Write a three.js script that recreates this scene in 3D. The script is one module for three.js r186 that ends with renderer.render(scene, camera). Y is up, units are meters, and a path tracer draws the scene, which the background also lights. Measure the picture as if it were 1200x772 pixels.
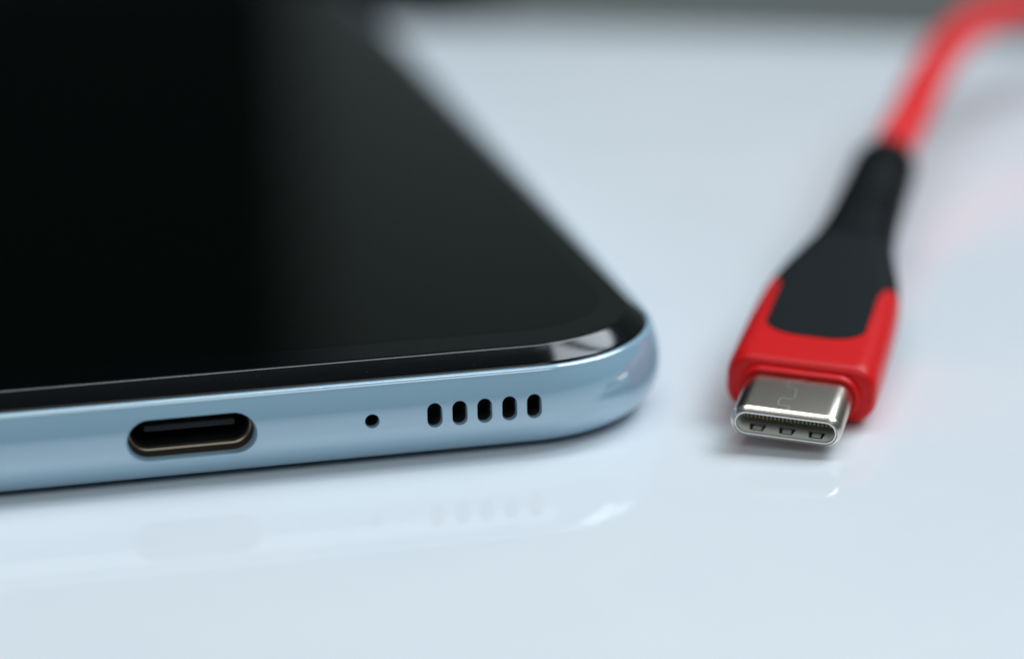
import * as THREE from 'three';
import { mergeGeometries, mergeVertices, toCreasedNormals } from 'three/addons/utils/BufferGeometryUtils.js';
import { RoundedBoxGeometry } from 'three/addons/geometries/RoundedBoxGeometry.js';
import { Brush, Evaluator, SUBTRACTION } from 'three-bvh-csg';

// ---------------------------------------------------------------- camera, light, exposure
const MM = 0.001;
const scene = new THREE.Scene();
const camera = new THREE.PerspectiveCamera(16.70, 1200 / 772, 0.01, 12);
{
  const right = new THREE.Vector3(0.9998, -0.0191, 0.0061);
  const fwd = new THREE.Vector3(0, -0.30295, -0.95300);
  camera.position.set(22.98 * MM, 59.30 * MM, 150.28 * MM);
  camera.up.copy(right).cross(fwd).normalize();
  camera.lookAt(camera.position.clone().add(fwd));
  camera.focus = 0.1635;
  camera.userData.fStop = 8.6;
}
// the dim room round the table
scene.background = new THREE.Color().setRGB(0.085, 0.105, 0.115);
const renderer = new THREE.WebGLRenderer({ antialias: true });
renderer.toneMapping = THREE.LinearToneMapping;
renderer.toneMappingExposure = 1;
renderer.shadowMap.enabled = true;
// unseen window, placed high behind right to light the table and the corner glint
function areaLight(name, w, h, intensity, color, from, to) {
  const l = new THREE.RectAreaLight(color, intensity, w, h);
  l.name = name;
  l.position.set(...from);
  l.lookAt(...to);
  scene.add(l);
}
for (const side of [-1, 1]) {                                   // two unseen panes, the gap between them breaks up the corner glint
  areaLight('unseen_window_light', 0.34, 0.58, 7.7, new THREE.Color().setRGB(0.87, 0.975, 1.06), [0.62 + side * 0.075, 0.92, -0.27 + side * 0.19], [side * 0.075, 0, -0.03 + side * 0.19]);
}
// unseen ceiling light, placed to brighten the plug lip and the glass edge
areaLight('unseen_ceiling_light', 0.6, 0.15, 7.5, new THREE.Color().setRGB(0.93, 0.99, 1.02), [0.02, 0.95, -0.165], [0.02, 0, 0]);

// added front fill, brightens the phone front, the plug mouth and the near table
areaLight('front_fill_light', 1.3, 0.5, 1.9, new THREE.Color().setRGB(0.95, 1.0, 1.0), [0.1, 0.85, 0.85], [0.05, 0, 0]);

// ---------------------------------------------------------------- helpers
let seed = 7;
const rnd = () => { seed = (seed + 0x6d2b79f5) | 0; let t = Math.imul(seed ^ (seed >>> 15), 1 | seed); t = (t + Math.imul(t ^ (t >>> 7), 61 | t)) ^ t; return ((t ^ (t >>> 14)) >>> 0) / 4294967296; };
const lin = (r, g, b) => new THREE.Color().setRGB(r, g, b);
const V = (x, y, z) => new THREE.Vector3(x, y, z);

// closed rings of equal length joined into a skin; the winding is turned outward by the sign of its volume
function loft(rings, { capA = true, capB = true, crease = 0.7, inward = false } = {}) {
  const n = rings[0].length, pos = [], idx = [];
  for (const r of rings) for (const p of r) pos.push(p.x, p.y, p.z);
  for (let k = 0; k + 1 < rings.length; k++) {
    for (let i = 0; i < n; i++) {
      const j = (i + 1) % n, a = k * n + i, b = k * n + j, c = (k + 1) * n + i, d = (k + 1) * n + j;
      idx.push(a, b, d, a, d, c);
    }
  }
  const cap = (k, flip) => {
    const c = rings[k].reduce((s, p) => s.add(p), V(0, 0, 0)).multiplyScalar(1 / n), at = pos.length / 3;
    pos.push(c.x, c.y, c.z);
    for (let i = 0; i < n; i++) {
      const a = k * n + i, b = k * n + (i + 1) % n;
      flip ? idx.push(at, b, a) : idx.push(at, a, b);
    }
  };
  if (capA) cap(0, true);
  if (capB) cap(rings.length - 1, false);
  let vol = 0;
  for (let i = 0; i < idx.length; i += 3) {
    const [a, b, c] = [0, 1, 2].map((k) => V(pos[idx[i + k] * 3], pos[idx[i + k] * 3 + 1], pos[idx[i + k] * 3 + 2]));
    vol += a.dot(b.cross(c));
  }
  if ((vol < 0) !== inward) for (let i = 0; i < idx.length; i += 3) [idx[i + 1], idx[i + 2]] = [idx[i + 2], idx[i + 1]];
  const g = new THREE.BufferGeometry();
  g.setAttribute('position', new THREE.Float32BufferAttribute(pos, 3));
  g.setIndex(idx);
  if (crease) return toCreasedNormals(g, crease);
  g.computeVertexNormals();
  return g;
}
// rounded rectangle outline in the x-y plane: half sizes, corner radius
function outline(hw, hh, r, corner = 14) {
  r = Math.min(r, hw - 1e-4, hh - 1e-4);
  const pts = [];
  for (const [cx, cy, a0] of [[hw - r, hh - r, 0], [-(hw - r), hh - r, 1], [-(hw - r), -(hh - r), 2], [hw - r, -(hh - r), 3]]) {
    for (let i = 0; i <= corner; i++) {
      const a = (a0 + i / corner) * Math.PI / 2;
      pts.push([cx + r * Math.cos(a), cy + r * Math.sin(a)]);
    }
  }
  return pts;
}
const ringXY = (hw, hh, r, z, corner, dx = 0, dy = 0) => outline(hw, hh, r, corner).map(([x, y]) => V(x + dx, y + dy, z));
const ringXZ = (hw, hh, r, y, corner) => outline(hw, hh, r, corner).map(([x, z]) => V(x, y, z));
function part(name, geometry, material, parent) {
  const g = geometry.clone().scale(MM, MM, MM);
  const m = new THREE.Mesh(g, material);
  m.name = name;
  m.castShadow = m.receiveShadow = true;
  (parent ?? scene).add(m);
  return m;
}
const smooth = (a, b, x) => { const t = Math.max(0, Math.min(1, (x - a) / (b - a))); return t * t * (3 - 2 * t); };
// seamless value noise in a texture
function noiseTexture(size, octaves, shade) {
  const grids = octaves.map(([cells]) => Float32Array.from({ length: cells * cells }, rnd));
  const data = new Uint8Array(size * size * 4);
  for (let y = 0; y < size; y++) for (let x = 0; x < size; x++) {
    let v = 0;
    octaves.forEach(([c, amp], k) => {
      const u = x / size * c, w = y / size * c, i = Math.floor(u), j = Math.floor(w), s = u - i, t = w - j;
      const S = s * s * (3 - 2 * s), T = t * t * (3 - 2 * t), at = (a, b) => grids[k][(b % c) * c + (a % c)];
      v += amp * ((at(i, j) * (1 - S) + at(i + 1, j) * S) * (1 - T) + (at(i, j + 1) * (1 - S) + at(i + 1, j + 1) * S) * T);
    });
    const col = shade(v);
    for (let k = 0; k < 3; k++) data[(y * size + x) * 4 + k] = Math.max(0, Math.min(255, Math.round(255 * (Array.isArray(col) ? col[k] : col))));
    data[(y * size + x) * 4 + 3] = 255;
  }
  const t = new THREE.DataTexture(data, size, size);
  t.wrapS = t.wrapT = THREE.RepeatWrapping;
  t.magFilter = THREE.LinearFilter;
  t.needsUpdate = true;
  return t;
}
function planarUV(g, scale = 0.05, axes = [0, 2]) {           // metres -> repeats
  const p = g.attributes.position, uv = new Float32Array(p.count * 2);
  for (let i = 0; i < p.count; i++) { uv[i * 2] = p.getComponent(i, axes[0]) / scale; uv[i * 2 + 1] = p.getComponent(i, axes[1]) / scale; }
  g.setAttribute('uv', new THREE.BufferAttribute(uv, 2));
  return g;
}

// ---------------------------------------------------------------- materials
const grain = noiseTexture(256, [[128, 0.6], [64, 0.4]], (v) => v);
const smear = noiseTexture(512, [[5, 0.5], [11, 0.3], [37, 0.2]], (v) => 0.30 + 0.5 * v);
const mottle = noiseTexture(512, [[3, 0.45], [7, 0.3], [19, 0.15], [64, 0.1]], (v) => [0.91 + 0.12 * v, 0.93 + 0.095 * v, 0.95 + 0.07 * v]);
const M = {
  table: new THREE.MeshPhysicalMaterial({ name: 'white_laminate', color: lin(0.80, 0.828, 0.86), roughness: 0.12, roughnessMap: smear, map: mottle, specularIntensity: 0.5, ior: 1.45 }),
  frame: new THREE.MeshPhysicalMaterial({ name: 'blue_frame', color: lin(0.315, 0.50, 0.63), metalness: 0, roughness: 0.035, ior: 2.55 }),
  glass: new THREE.MeshPhysicalMaterial({ name: 'black_glass', color: lin(0.0014, 0.002, 0.0024), roughness: 0.1, ior: 1.5, specularIntensity: 1.0 }),
  display: new THREE.MeshPhysicalMaterial({ name: 'dark_display', color: lin(0.0012, 0.0022, 0.0017), roughness: 0.06, specularIntensity: 0.55, specularColor: lin(0.88, 1, 0.93), ior: 1.5 }),
  hollow: new THREE.MeshStandardMaterial({ name: 'recess_black', color: lin(0.006, 0.007, 0.008), roughness: 0.85 }),  // near black, the darkness inside recesses put into the colour
  gasket: new THREE.MeshStandardMaterial({ name: 'gasket', color: lin(0.010, 0.012, 0.014), roughness: 0.5 }),
  portMetal: new THREE.MeshStandardMaterial({ name: 'dark_port_metal', color: lin(0.24, 0.205, 0.165), metalness: 0.8, roughness: 0.36 }),
  tongue: new THREE.MeshStandardMaterial({ name: 'port_tongue', color: lin(0.04, 0.046, 0.05), roughness: 0.6, bumpMap: grain, bumpScale: 0.00003 }),
  steel: new THREE.MeshPhysicalMaterial({ name: 'nickel_steel', color: lin(0.74, 0.66, 0.57), metalness: 1, roughness: 0.25 }),
  steelEdge: new THREE.MeshPhysicalMaterial({ name: 'steel_edge', color: lin(0.70, 0.70, 0.67), metalness: 1, roughness: 0.3 }),
  seam: new THREE.MeshStandardMaterial({ name: 'seam', color: lin(0.85, 0.83, 0.78), metalness: 0.0, roughness: 0.6 }),
  spring: new THREE.MeshStandardMaterial({ name: 'spring', color: lin(0.66, 0.66, 0.62), metalness: 0.3, roughness: 0.35 }),
  insulator: new THREE.MeshStandardMaterial({ name: 'insulator', color: lin(0.88, 0.87, 0.80), roughness: 0.5 }),
  pin: new THREE.MeshStandardMaterial({ name: 'gold_pin', color: lin(0.16, 0.125, 0.06), metalness: 0.4, roughness: 0.45 }),
  red: new THREE.MeshPhysicalMaterial({ name: 'red_plastic', color: lin(0.70, 0.010, 0.012), roughness: 0.34, specularIntensity: 0.5, bumpMap: grain, bumpScale: 0.000006 }),
  black: new THREE.MeshPhysicalMaterial({ name: 'black_rubber', color: lin(0.008, 0.012, 0.0132), roughness: 0.65, specularIntensity: 0.25, bumpMap: grain, bumpScale: 0.00001 }),
  neck: new THREE.MeshPhysicalMaterial({ name: 'black_sleeve', color: lin(0.0035, 0.006, 0.0075), roughness: 0.42, specularIntensity: 0.38, bumpMap: grain, bumpScale: 0.00001 }),
  redCable: new THREE.MeshPhysicalMaterial({ name: 'red_cable', color: lin(0.82, 0.030, 0.032), roughness: 0.5, specularIntensity: 0.4, bumpMap: grain, bumpScale: 0.000008 }),
  wall: new THREE.MeshStandardMaterial({ name: 'wall', color: lin(0.70, 0.72, 0.67), roughness: 0.9 }),
  darkPanel: new THREE.MeshStandardMaterial({ name: 'panel_black', color: lin(0.006, 0.006, 0.006), roughness: 0.9 }),
};

// ---------------------------------------------------------------- the setting: table top, what is behind it
{
  const g = planarUV(new RoundedBoxGeometry(1.7, 0.024, 1.2, 4, 0.003), 0.12);
  const t = new THREE.Mesh(g, M.table);
  t.name = 'table_top';
  t.receiveShadow = t.castShadow = true;
  t.rotation.y = -0.29;
  const c = V(0.023, 0, -0.190), back = V(0, 0, 1).applyAxisAngle(V(0, 1, 0), -0.29);   // a point on the far edge
  t.position.copy(c).addScaledVector(back, 0.6).setY(-0.012);
  t.userData = { kind: 'structure', label: 'glossy white table top under the phone and the cable' };
  scene.add(t);

  const w = new THREE.Mesh(new THREE.BoxGeometry(6, 2.9, 0.05), M.wall);
  w.name = 'wall';
  w.position.set(1.0, 0.5, -2.3);
  w.receiveShadow = true;
  w.userData = { kind: 'structure', label: 'grey green wall out of focus behind the table' };
  scene.add(w);
  const d = new THREE.Mesh(mergeGeometries([new THREE.BoxGeometry(2.0, 2.9, 0.05), new THREE.BoxGeometry(0.2, 0.75, 0.05).translate(1.1, -1.075, 0)]), M.darkPanel);
  d.name = 'dark_panel';  // mostly out of view, placed to darken the screen reflection and the far strip
  d.position.set(-1.2, 0.5, -2.15);
  d.userData = { kind: 'structure', label: 'black panel out of focus behind the phone, placed to darken its screen reflection' };
  scene.add(d);
}

// ---------------------------------------------------------------- the phone
const PHONE = { W: 37.7, L: 87, R: 12.3, top: 8.2, yaw: 0.211 };
{
  const phone = new THREE.Group();
  phone.name = 'smartphone';
  phone.userData = { label: 'black screen smartphone with a glossy light blue frame lying flat on the white table', category: 'phone' };
  phone.rotation.set(0.011, PHONE.yaw, 0, 'YXZ');               // the camera bump under the far end lifts it a little
  phone.position.copy(V(0, Math.sin(0.011) * PHONE.L * MM, -PHONE.L * MM).applyAxisAngle(V(0, 1, 0), PHONE.yaw));
  scene.add(phone);
  const { W, L, R } = PHONE, face = L;                       // local z of the edge that faces the viewer
  const ring = (s, y, corner = 22) => ringXZ(W - s, L - s, Math.max(R - s, 0.4), y, corner);

  // frame: rounded underside, upright side that leans in a little, thin lip round the glass
  const prof = [];
  for (let i = 0; i <= 18; i++) { const a = -Math.PI / 2 + i / 18 * Math.PI / 2; prof.push([3.0 - 3.0 * Math.cos(a), 3.5 + 3.3 * Math.sin(a)]); }
  for (let i = 1; i <= 14; i++) { const t = i / 14; prof.push([0.58 * t ** 2.1, 3.5 + 2.8 * t]); }
  for (let i = 1; i <= 6; i++) { const a = i / 6 * Math.PI / 2; prof.push([0.58 + 0.38 * (1 - Math.cos(a)) + 0.04 * i / 6, 6.3 + 0.36 * Math.sin(a)]); }
  prof.push([1.06, 6.66], [1.07, 6.3]);
  const bodyGeo = loft(prof.map(([s, y]) => ring(s, y)), { crease: 0 });

  const cuts = [];
  const cutter = (x, y, hw, hh, flare) => {
    const r = Math.min(hw, hh), c = 12;
    cuts.push(loft([[0, -7.5], [0, -0.42], [flare * 0.25, -0.2], [flare, 0.02], [flare * 1.5, 0.5]].map(([o, z]) => ringXY(hw + o, hh + o, r + o, face + z, c, x, y)), { crease: 0.9 }));
  };
  const SLOTS = [0, 1, 2, 3, 4].map((k) => 17.62 + 1.862 * k), HY = 3.9;
  cutter(0, HY, 4.52, 1.52, 0.16);
  cutter(13.0, HY, 0.5, 0.5, 0.04);
  for (const x of SLOTS) cutter(x, HY, 0.52, 0.90, 0.05);
  const ev = new Evaluator();
  ev.attributes = ['position', 'normal'];
  ev.useGroups = false;
  const plain = (g) => { const h = g.index ? g.toNonIndexed() : g; h.deleteAttribute('uv'); return h; };
  const A = new Brush(bodyGeo), B = new Brush(mergeGeometries(cuts.map(plain)));
  A.updateMatrixWorld(); B.updateMatrixWorld();
  const cut = ev.evaluate(A, B, SUBTRACTION).geometry;
  cut.clearGroups();
  part('frame', cut, M.frame, phone);

  // glass with rounded edge, black gasket line under it
  const gp = [[1.09, 6.5], [1.09, 6.71]];
for (let i = 1; i <= 8; i++) { const t = i / 8; gp.push([1.09 + 1.28 * t ** 1.05, 6.71 + 1.0 * t ** 0.95]); }      // bevel
  for (let i = 1; i <= 10; i++) { const t = i / 10; gp.push([2.37 + 0.36 * t, 7.71 + 0.14 * (1 - (1 - t) ** 2)]); }     // tight turn into the flat top
  const glass = part('screen_glass', loft(gp.map(([s, y]) => ring(s, y, 28)), { crease: 0 }), M.glass, phone);
  // lit area of the display, seen as a slightly greener black with a thicker border below it
  {
    const hw = W - 4.2, z0 = -L + 4.4, z1 = L - 6.0, hh = (z1 - z0) / 2, zc = (z0 + z1) / 2;
    const g = loft([[0, 7.84], [0, 7.859], [0.012, 7.865]].map(([o, y]) => ringXZ(hw - o, hh - o, 8.2, y, 20)), { crease: 0.3 }).translate(0, 0, zc);
    part('display', g, M.display, glass);
    const bump = loft([[0, 7.84], [0.01, 7.866]].map(([o, y]) => ringXZ(1.5 - o, 1.5 - o, 1.5, y, 20)), { crease: 0.3 }).translate(0, 0, -L + 8);
    part('camera_lens', bump, M.glass, glass);
  }
  // dust specks on the rim of the glass
  {
    const gs = [];
    for (let k = 0; k < 70; k++) {
      const x = -34 + 66 * rnd(), u = rnd(), s = 1.09 + 1.28 * u ** 1.05, r = 0.008 + 0.016 * rnd() ** 3;
      const g = new THREE.IcosahedronGeometry(r, 0);
      g.scale(1 + rnd(), 0.5, 1).rotateY(rnd() * 3).translate(x, 6.71 + 1.0 * u ** 0.95, face - s);
      gs.push(g);
    }
    const dust = part('dust', mergeGeometries(gs), new THREE.MeshStandardMaterial({ name: 'dust', color: lin(0.16, 0.17, 0.17), roughness: 1 }), glass);
    dust.userData.kind = 'stuff';
  }

  // charging port: collar of dark metal, inner shell, tongue
  {
    const st = (hw, hh, z) => ringXY(hw, hh, hh, face + z, 14, 0, HY);
    const port = part('charging_port', loft([[4.515, 1.515, -0.95], [4.49, 1.49, -0.98], [4.46, 1.46, -2.05], [4.30, 1.32, -2.16], [4.25, 1.27, -2.10], [4.21, 1.23, -2.18], [4.19, 1.23, -6.5]].map((a) => st(...a)), { capA: false, inward: true, crease: 0.5 }), M.portMetal, phone);
    part('port_lining', loft([[4.17, 1.21, -2.4], [4.15, 1.19, -6.3]].map((a) => st(...a)), { capA: false, inward: true }), M.hollow, port);
    const tg = new RoundedBoxGeometry(6.6, 0.5, 4.0, 3, 0.16);
    tg.translate(0, HY + 0.12, face - 2.3 - 2.0);
    part('tongue', tg, M.tongue, port);
  }
  // dark cups in the microphone hole and in the five speaker slots
  const cup = (hw, hh, x, from) => loft([[0, from], [0, -2.2]].map(([o, z]) => ringXY(hw, hh, Math.min(hw, hh), face + z, 12, x, HY)), { capA: false, inward: true });
  part('microphone_hole', cup(0.485, 0.485, 13.0, -0.45), M.hollow, phone);
  for (const x of SLOTS) part('speaker_slot', cup(0.505, 0.885, x, -0.5), M.hollow, phone);
}

// ---------------------------------------------------------------- the cable with its plug
{
  const cable = new THREE.Group();
  cable.name = 'charging_cable';
  cable.userData = { label: 'red cable with a black sleeve and bare metal plug lying beside the phone', category: 'cable' };
  cable.position.set(42.9 * MM, 0, -4.4 * MM);
  scene.add(cable);
  // plug axes: x across, y up, tip at z = 0 and the cable towards -z
  const PM = new THREE.Matrix4().makeRotationFromEuler(new THREE.Euler(0.10, -0.284, -0.062, 'YXZ')).setPosition(0, 2.1, 0);
  const put = (name, g, m, parent = cable) => part(name, g.clone().applyMatrix4(PM), m, parent);
  const st = (hw, hh, z, c = 14) => ringXY(hw, hh, hh, z, c);

  const HW = 4.15, HH = 1.27;
  const shellProf = [[0, -8.5], [0, -0.52], [-0.02, -0.46], [-0.21, -0.08], [-0.27, -0.01], [-0.30, 0], [-0.32, -0.03], [-0.33, -0.6]];
  const shell = put('plug_shell', loft(shellProf.map(([o, z]) => st(HW + o, HH + o, z)), { capB: false, crease: 0.4 }), M.steel);
  const inProf = [[-0.345, -0.6], [-0.345, -0.07], [-0.36, -0.04], [-0.48, -0.035], [-0.50, -0.06], [-0.515, -0.16], [-0.52, -0.3]];
  put('inner_ring', loft(inProf.map(([o, z]) => st(HW + o, HH + o, z)), { capA: false, capB: false, crease: 0.6 }), M.steelEdge, shell);
  put('insulator', loft([[-0.525, -0.14], [-0.525, -5.2]].map(([o, z]) => st(HW + o, HH + o, z)), { capA: false, inward: true }), M.insulator, shell);
  const floorY = -(HH - 0.525);
  for (const x of [-2.2, 0, 2.2]) {
    const tr = (w0, w1, z0, z1, y) => [V(x - w0, y, z0), V(x + w0, y, z0), V(x + w1, y, z1), V(x - w1, y, z1)];
    put('ground_window', loft([tr(0.48, 0.62, -0.5, -1.45, floorY - 0.05), tr(0.48, 0.62, -0.5, -1.45, floorY + 0.02)]), M.hollow, shell);  // black plate, the shade of the open window put into its colour
    const tab = new RoundedBoxGeometry(0.66, 0.08, 0.5, 3, 0.035);
    tab.rotateX(0.12).translate(x + 0.04, floorY + 0.055, -0.86);
    put('ground_spring', tab, M.spring, shell);
  }
  {
    const pins = [];
    for (let k = -11; k <= 11; k++) pins.push(new THREE.BoxGeometry(0.15, 0.52, 2.2).translate(k * 0.292, HH - 0.525 - 0.27, -1.75));
    put('contact_pins', mergeGeometries(pins), M.pin, shell).userData.kind = 'stuff';
    const back = new THREE.BoxGeometry(6.7, 0.5, 2.0).translate(0, HH - 0.525 - 0.2, -2.2);
    put('pin_carrier', back, M.hollow, shell);
  }
  // the dovetailed seam along the top of the shell
  {
    const s = [[0, 0.2], [0, 0.45], [0.085, 0.98], [-0.05, 1.2], [-0.55, 1.12], [-0.80, 1.3], [-0.86, 1.75], [-0.80, 2.25], [-0.62, 2.4], [-0.05, 2.4], [0.14, 2.7], [0.17, 3.1], [0.12, 4.1], [-0.08, 4.4], [-0.5, 4.32], [-0.66, 4.6], [-0.70, 5.2], [-0.54, 5.5], [0.18, 5.7], [0.33, 6.4], [0.33, 7]];
    const c = new THREE.CatmullRomCurve3(s.map(([x, z]) => V(x, HH - 0.012, -z)), false, 'catmullrom', 0.2);
    put('seam', new THREE.TubeGeometry(c, 160, 0.016, 6), M.seam, shell);
  }

  // red housing with a collar round the metal and a notch on top for the grip pad
  const f = -6.75, HZ = [[4.95, 1.65, 1.5, 0.0], [5.3, 1.95, 1.6, 0.02], [5.5, 2.12, 1.7, -0.10], [5.64, 2.26, 1.75, -0.30], [5.72, 2.33, 1.8, -0.6], [5.78, 2.38, 1.8, -1.2], [5.82, 2.42, 1.85, -5], [5.80, 2.48, 1.9, -10], [5.72, 2.5, 1.95, -14], [5.62, 2.48, 1.95, -16.5]];
  const hzAt = (z) => {                                        // the housing's size at z, for what is flush with it
    for (let k = 1; k < HZ.length; k++) if (z >= HZ[k][3]) { const a = HZ[k - 1], b = HZ[k], t = (z - a[3]) / (b[3] - a[3]); return [0, 1, 2].map((i) => a[i] + (b[i] - a[i]) * t); }
    return HZ[HZ.length - 1].slice(0, 3);
  };
  const slices = (from, to, n) => Array.from({ length: n + 1 }, (_, i) => from + (to - from) * i / n);
  const bodyZ = [...HZ.slice(0, 6).map((h) => h[3]), ...slices(-2, -16.5, 20)];
  const ev = new Evaluator();
  ev.attributes = ['position', 'normal'];
  ev.useGroups = false;
  const plain = (g) => { const h = g.index ? g.toNonIndexed() : g; h.deleteAttribute('uv'); return h; };
  const csg = (a, b, op) => { const A = new Brush(plain(a)), B = new Brush(plain(b)); A.updateMatrixWorld(); B.updateMatrixWorld(); const g = ev.evaluate(A, B, op).geometry; g.clearGroups(); return g; };
  const notch = (o, y0, y1) => {                               // plan of the pad: narrow rounded front, widening and open to the rear
    const pts = [];
    const hw = 3.95 + o, front = -3.7 + o, r = 2.9 + o;
    for (let i = 0; i <= 12; i++) { const a = -Math.PI / 2 + i / 12 * Math.PI / 2; pts.push([hw - r + r * Math.cos(a), front - r - r * Math.sin(a) * 0.82 - r * 0.18]); }
    pts.push([hw - 0.02, -8], [hw + 0.05, -11]);
    for (let i = 0; i <= 8; i++) { const t = i / 8; pts.push([hw + 0.05 + 1.9 * t * t, -13 - 4.2 * Math.sin(t * Math.PI / 2)]); }
    pts.push([hw + 2.0, -26]);
    const loop = [...pts, ...pts.slice().reverse().map(([x, z]) => [-x, z])];
    return loft([y0, y1].map((y) => loop.map(([x, z]) => V(x, y, f + z))), { crease: 0.5 });
  };
  const hull = (o, zs) => loft(zs.map((z) => { const [hw, hh, r] = hzAt(z); return ringXY(hw + o, hh + o, r + o, f + z, 12); }), { crease: 0.5 });
  put('housing', csg(hull(0, bodyZ), notch(0, 0.4, 6), SUBTRACTION), M.red);
  put('collar', loft([[4.62, 1.75, -0.3], [4.62, 1.75, 0.50], [4.56, 1.69, 0.62], [4.46, 1.59, 0.68], [4.36, 1.49, 0.66], [4.30, 1.43, 0.60], [4.2, 1.33, 0.5]].map(([a, b, z]) => st(a, b, f + z)), { crease: 0.5 }), M.red);
  // black sleeve: flat and wide where it leaves the housing, round and ribbed at its end
  const z0 = -11, z1 = -53.5, rows = [];
  const sleeve = (z) => {                                      // half width, half height, corner radius
    const t = 1 - (widthAt(z) - 3.1) / (5.45 - 3.1), lid = smooth(-15.5, -17.2, z);
    const hw = widthAt(z) - 0.35 * (1 - lid), hh = 2.25 + 0.24 * lid + 0.5 * t;
    return [hw, hh, Math.min(hw, hh) * (0.82 + 0.18 * t)];
  };
  const WIDTHS = [[-11, 5.45], [-16.5, 5.45], [-20.7, 4.95], [-24.5, 4.3], [-28, 3.8], [-32, 3.45], [-36, 3.25], [-44, 3.15], [-54, 3.1]];
  const widthAt = (z) => {
    const k = Math.max(1, WIDTHS.findIndex(([a]) => z >= a)), at = (i) => WIDTHS[Math.min(Math.max(i, 0), WIDTHS.length - 1)];
    const [a, b] = [at(k - 1), at(k)], t = (z - a[0]) / (b[0] - a[0]), m = (i) => (at(i + 1)[1] - at(i - 1)[1]) / ((at(i + 1)[0] - at(i - 1)[0]) || 1) * (b[0] - a[0]);
    return (2 * t ** 3 - 3 * t ** 2 + 1) * a[1] + (t ** 3 - 2 * t ** 2 + t) * m(k - 1) + (3 * t ** 2 - 2 * t ** 3) * b[1] + (t ** 3 - t ** 2) * m(k);
  };
  for (let i = 0; i <= 300; i++) {
    const z = z0 + (z1 - z0) * i / 300, end = smooth(-50.5, z1 - 0.4, z);
    let [hw, hh, rr] = sleeve(z);
    if (z < -27) {
      const ph = ((-27 - z) % 2.1) / 2.1, groove = Math.min(1, Math.max(0, (Math.abs(ph - 0.5) - 0.26) * 8));
      const d = 0.46 * groove * (1 - end);
      hw -= d; hh -= d;
    }
    hw -= 0.5 * end ** 2; hh -= 0.5 * end ** 2;
    rows.push(ringXY(hw, hh, Math.min(rr, hw, hh), f + z, 10));
  }
  put('strain_relief', loft(rows, { crease: 0.6 }), M.neck);

  // grip pad: soft top that fills the notch, a hair proud of the red
  const padRows = slices(-3.4, -26.6, 60).map((z) => {
    const [hw, hh, r] = hzAt(Math.max(z, -16.5)), k = smooth(-15, -18, z), sl = sleeve(z);
    return ringXY((hw + 0.02) * (1 - k) + (sl[0] + 0.07) * k, (hh + 0.05) * (1 - k) + (sl[1] + 0.09) * k, r * (1 - k) + sl[2] * k, f + z, 12);
  });
  const padHull = loft(padRows, { crease: 0.5 });
  const outside = (() => {                                     // what lies outside the notch plan, a ring cutter
    const big = loft([0.45, 8].map((y) => [V(-20, y, f + 10), V(20, y, f + 10), V(20, y, f - 40), V(-20, y, f - 40)]), { crease: 0.5 });
    return csg(big, notch(-0.03, 0, 9), SUBTRACTION);
  })();
  const below = new THREE.BoxGeometry(40, 20, 80).translate(0, 0.46 - 10, f - 10);
  put('grip_pad', csg(csg(padHull, outside, SUBTRACTION), below, SUBTRACTION), M.black);


  // red lead: leaves the sleeve, rises a little and bends away to the right
  const w = (x, y, z) => V(x - 42.9, y, z + 4.4);
  const end = [-52, -54.5, -57].map((z) => V(0, 0, f + z).applyMatrix4(PM));
  const path = new THREE.CatmullRomCurve3([...end, ...[[64.6, 9.5, -76.8], [69.0, 10.8, -90.7], [74.6, 11.6, -106], [81.2, 11.9, -119.5], [89.0, 11.7, -130], [99, 11.0, -138], [120, 8.6, -147], [155, 4.2, -149], [200, 1.95, -140], [250, 1.9, -125]].map((p) => w(...p))], false, 'centripetal');
  part('lead', new THREE.TubeGeometry(path, 240, 2.1, 28), M.redCable, cable);
}

renderer.render(scene, camera);
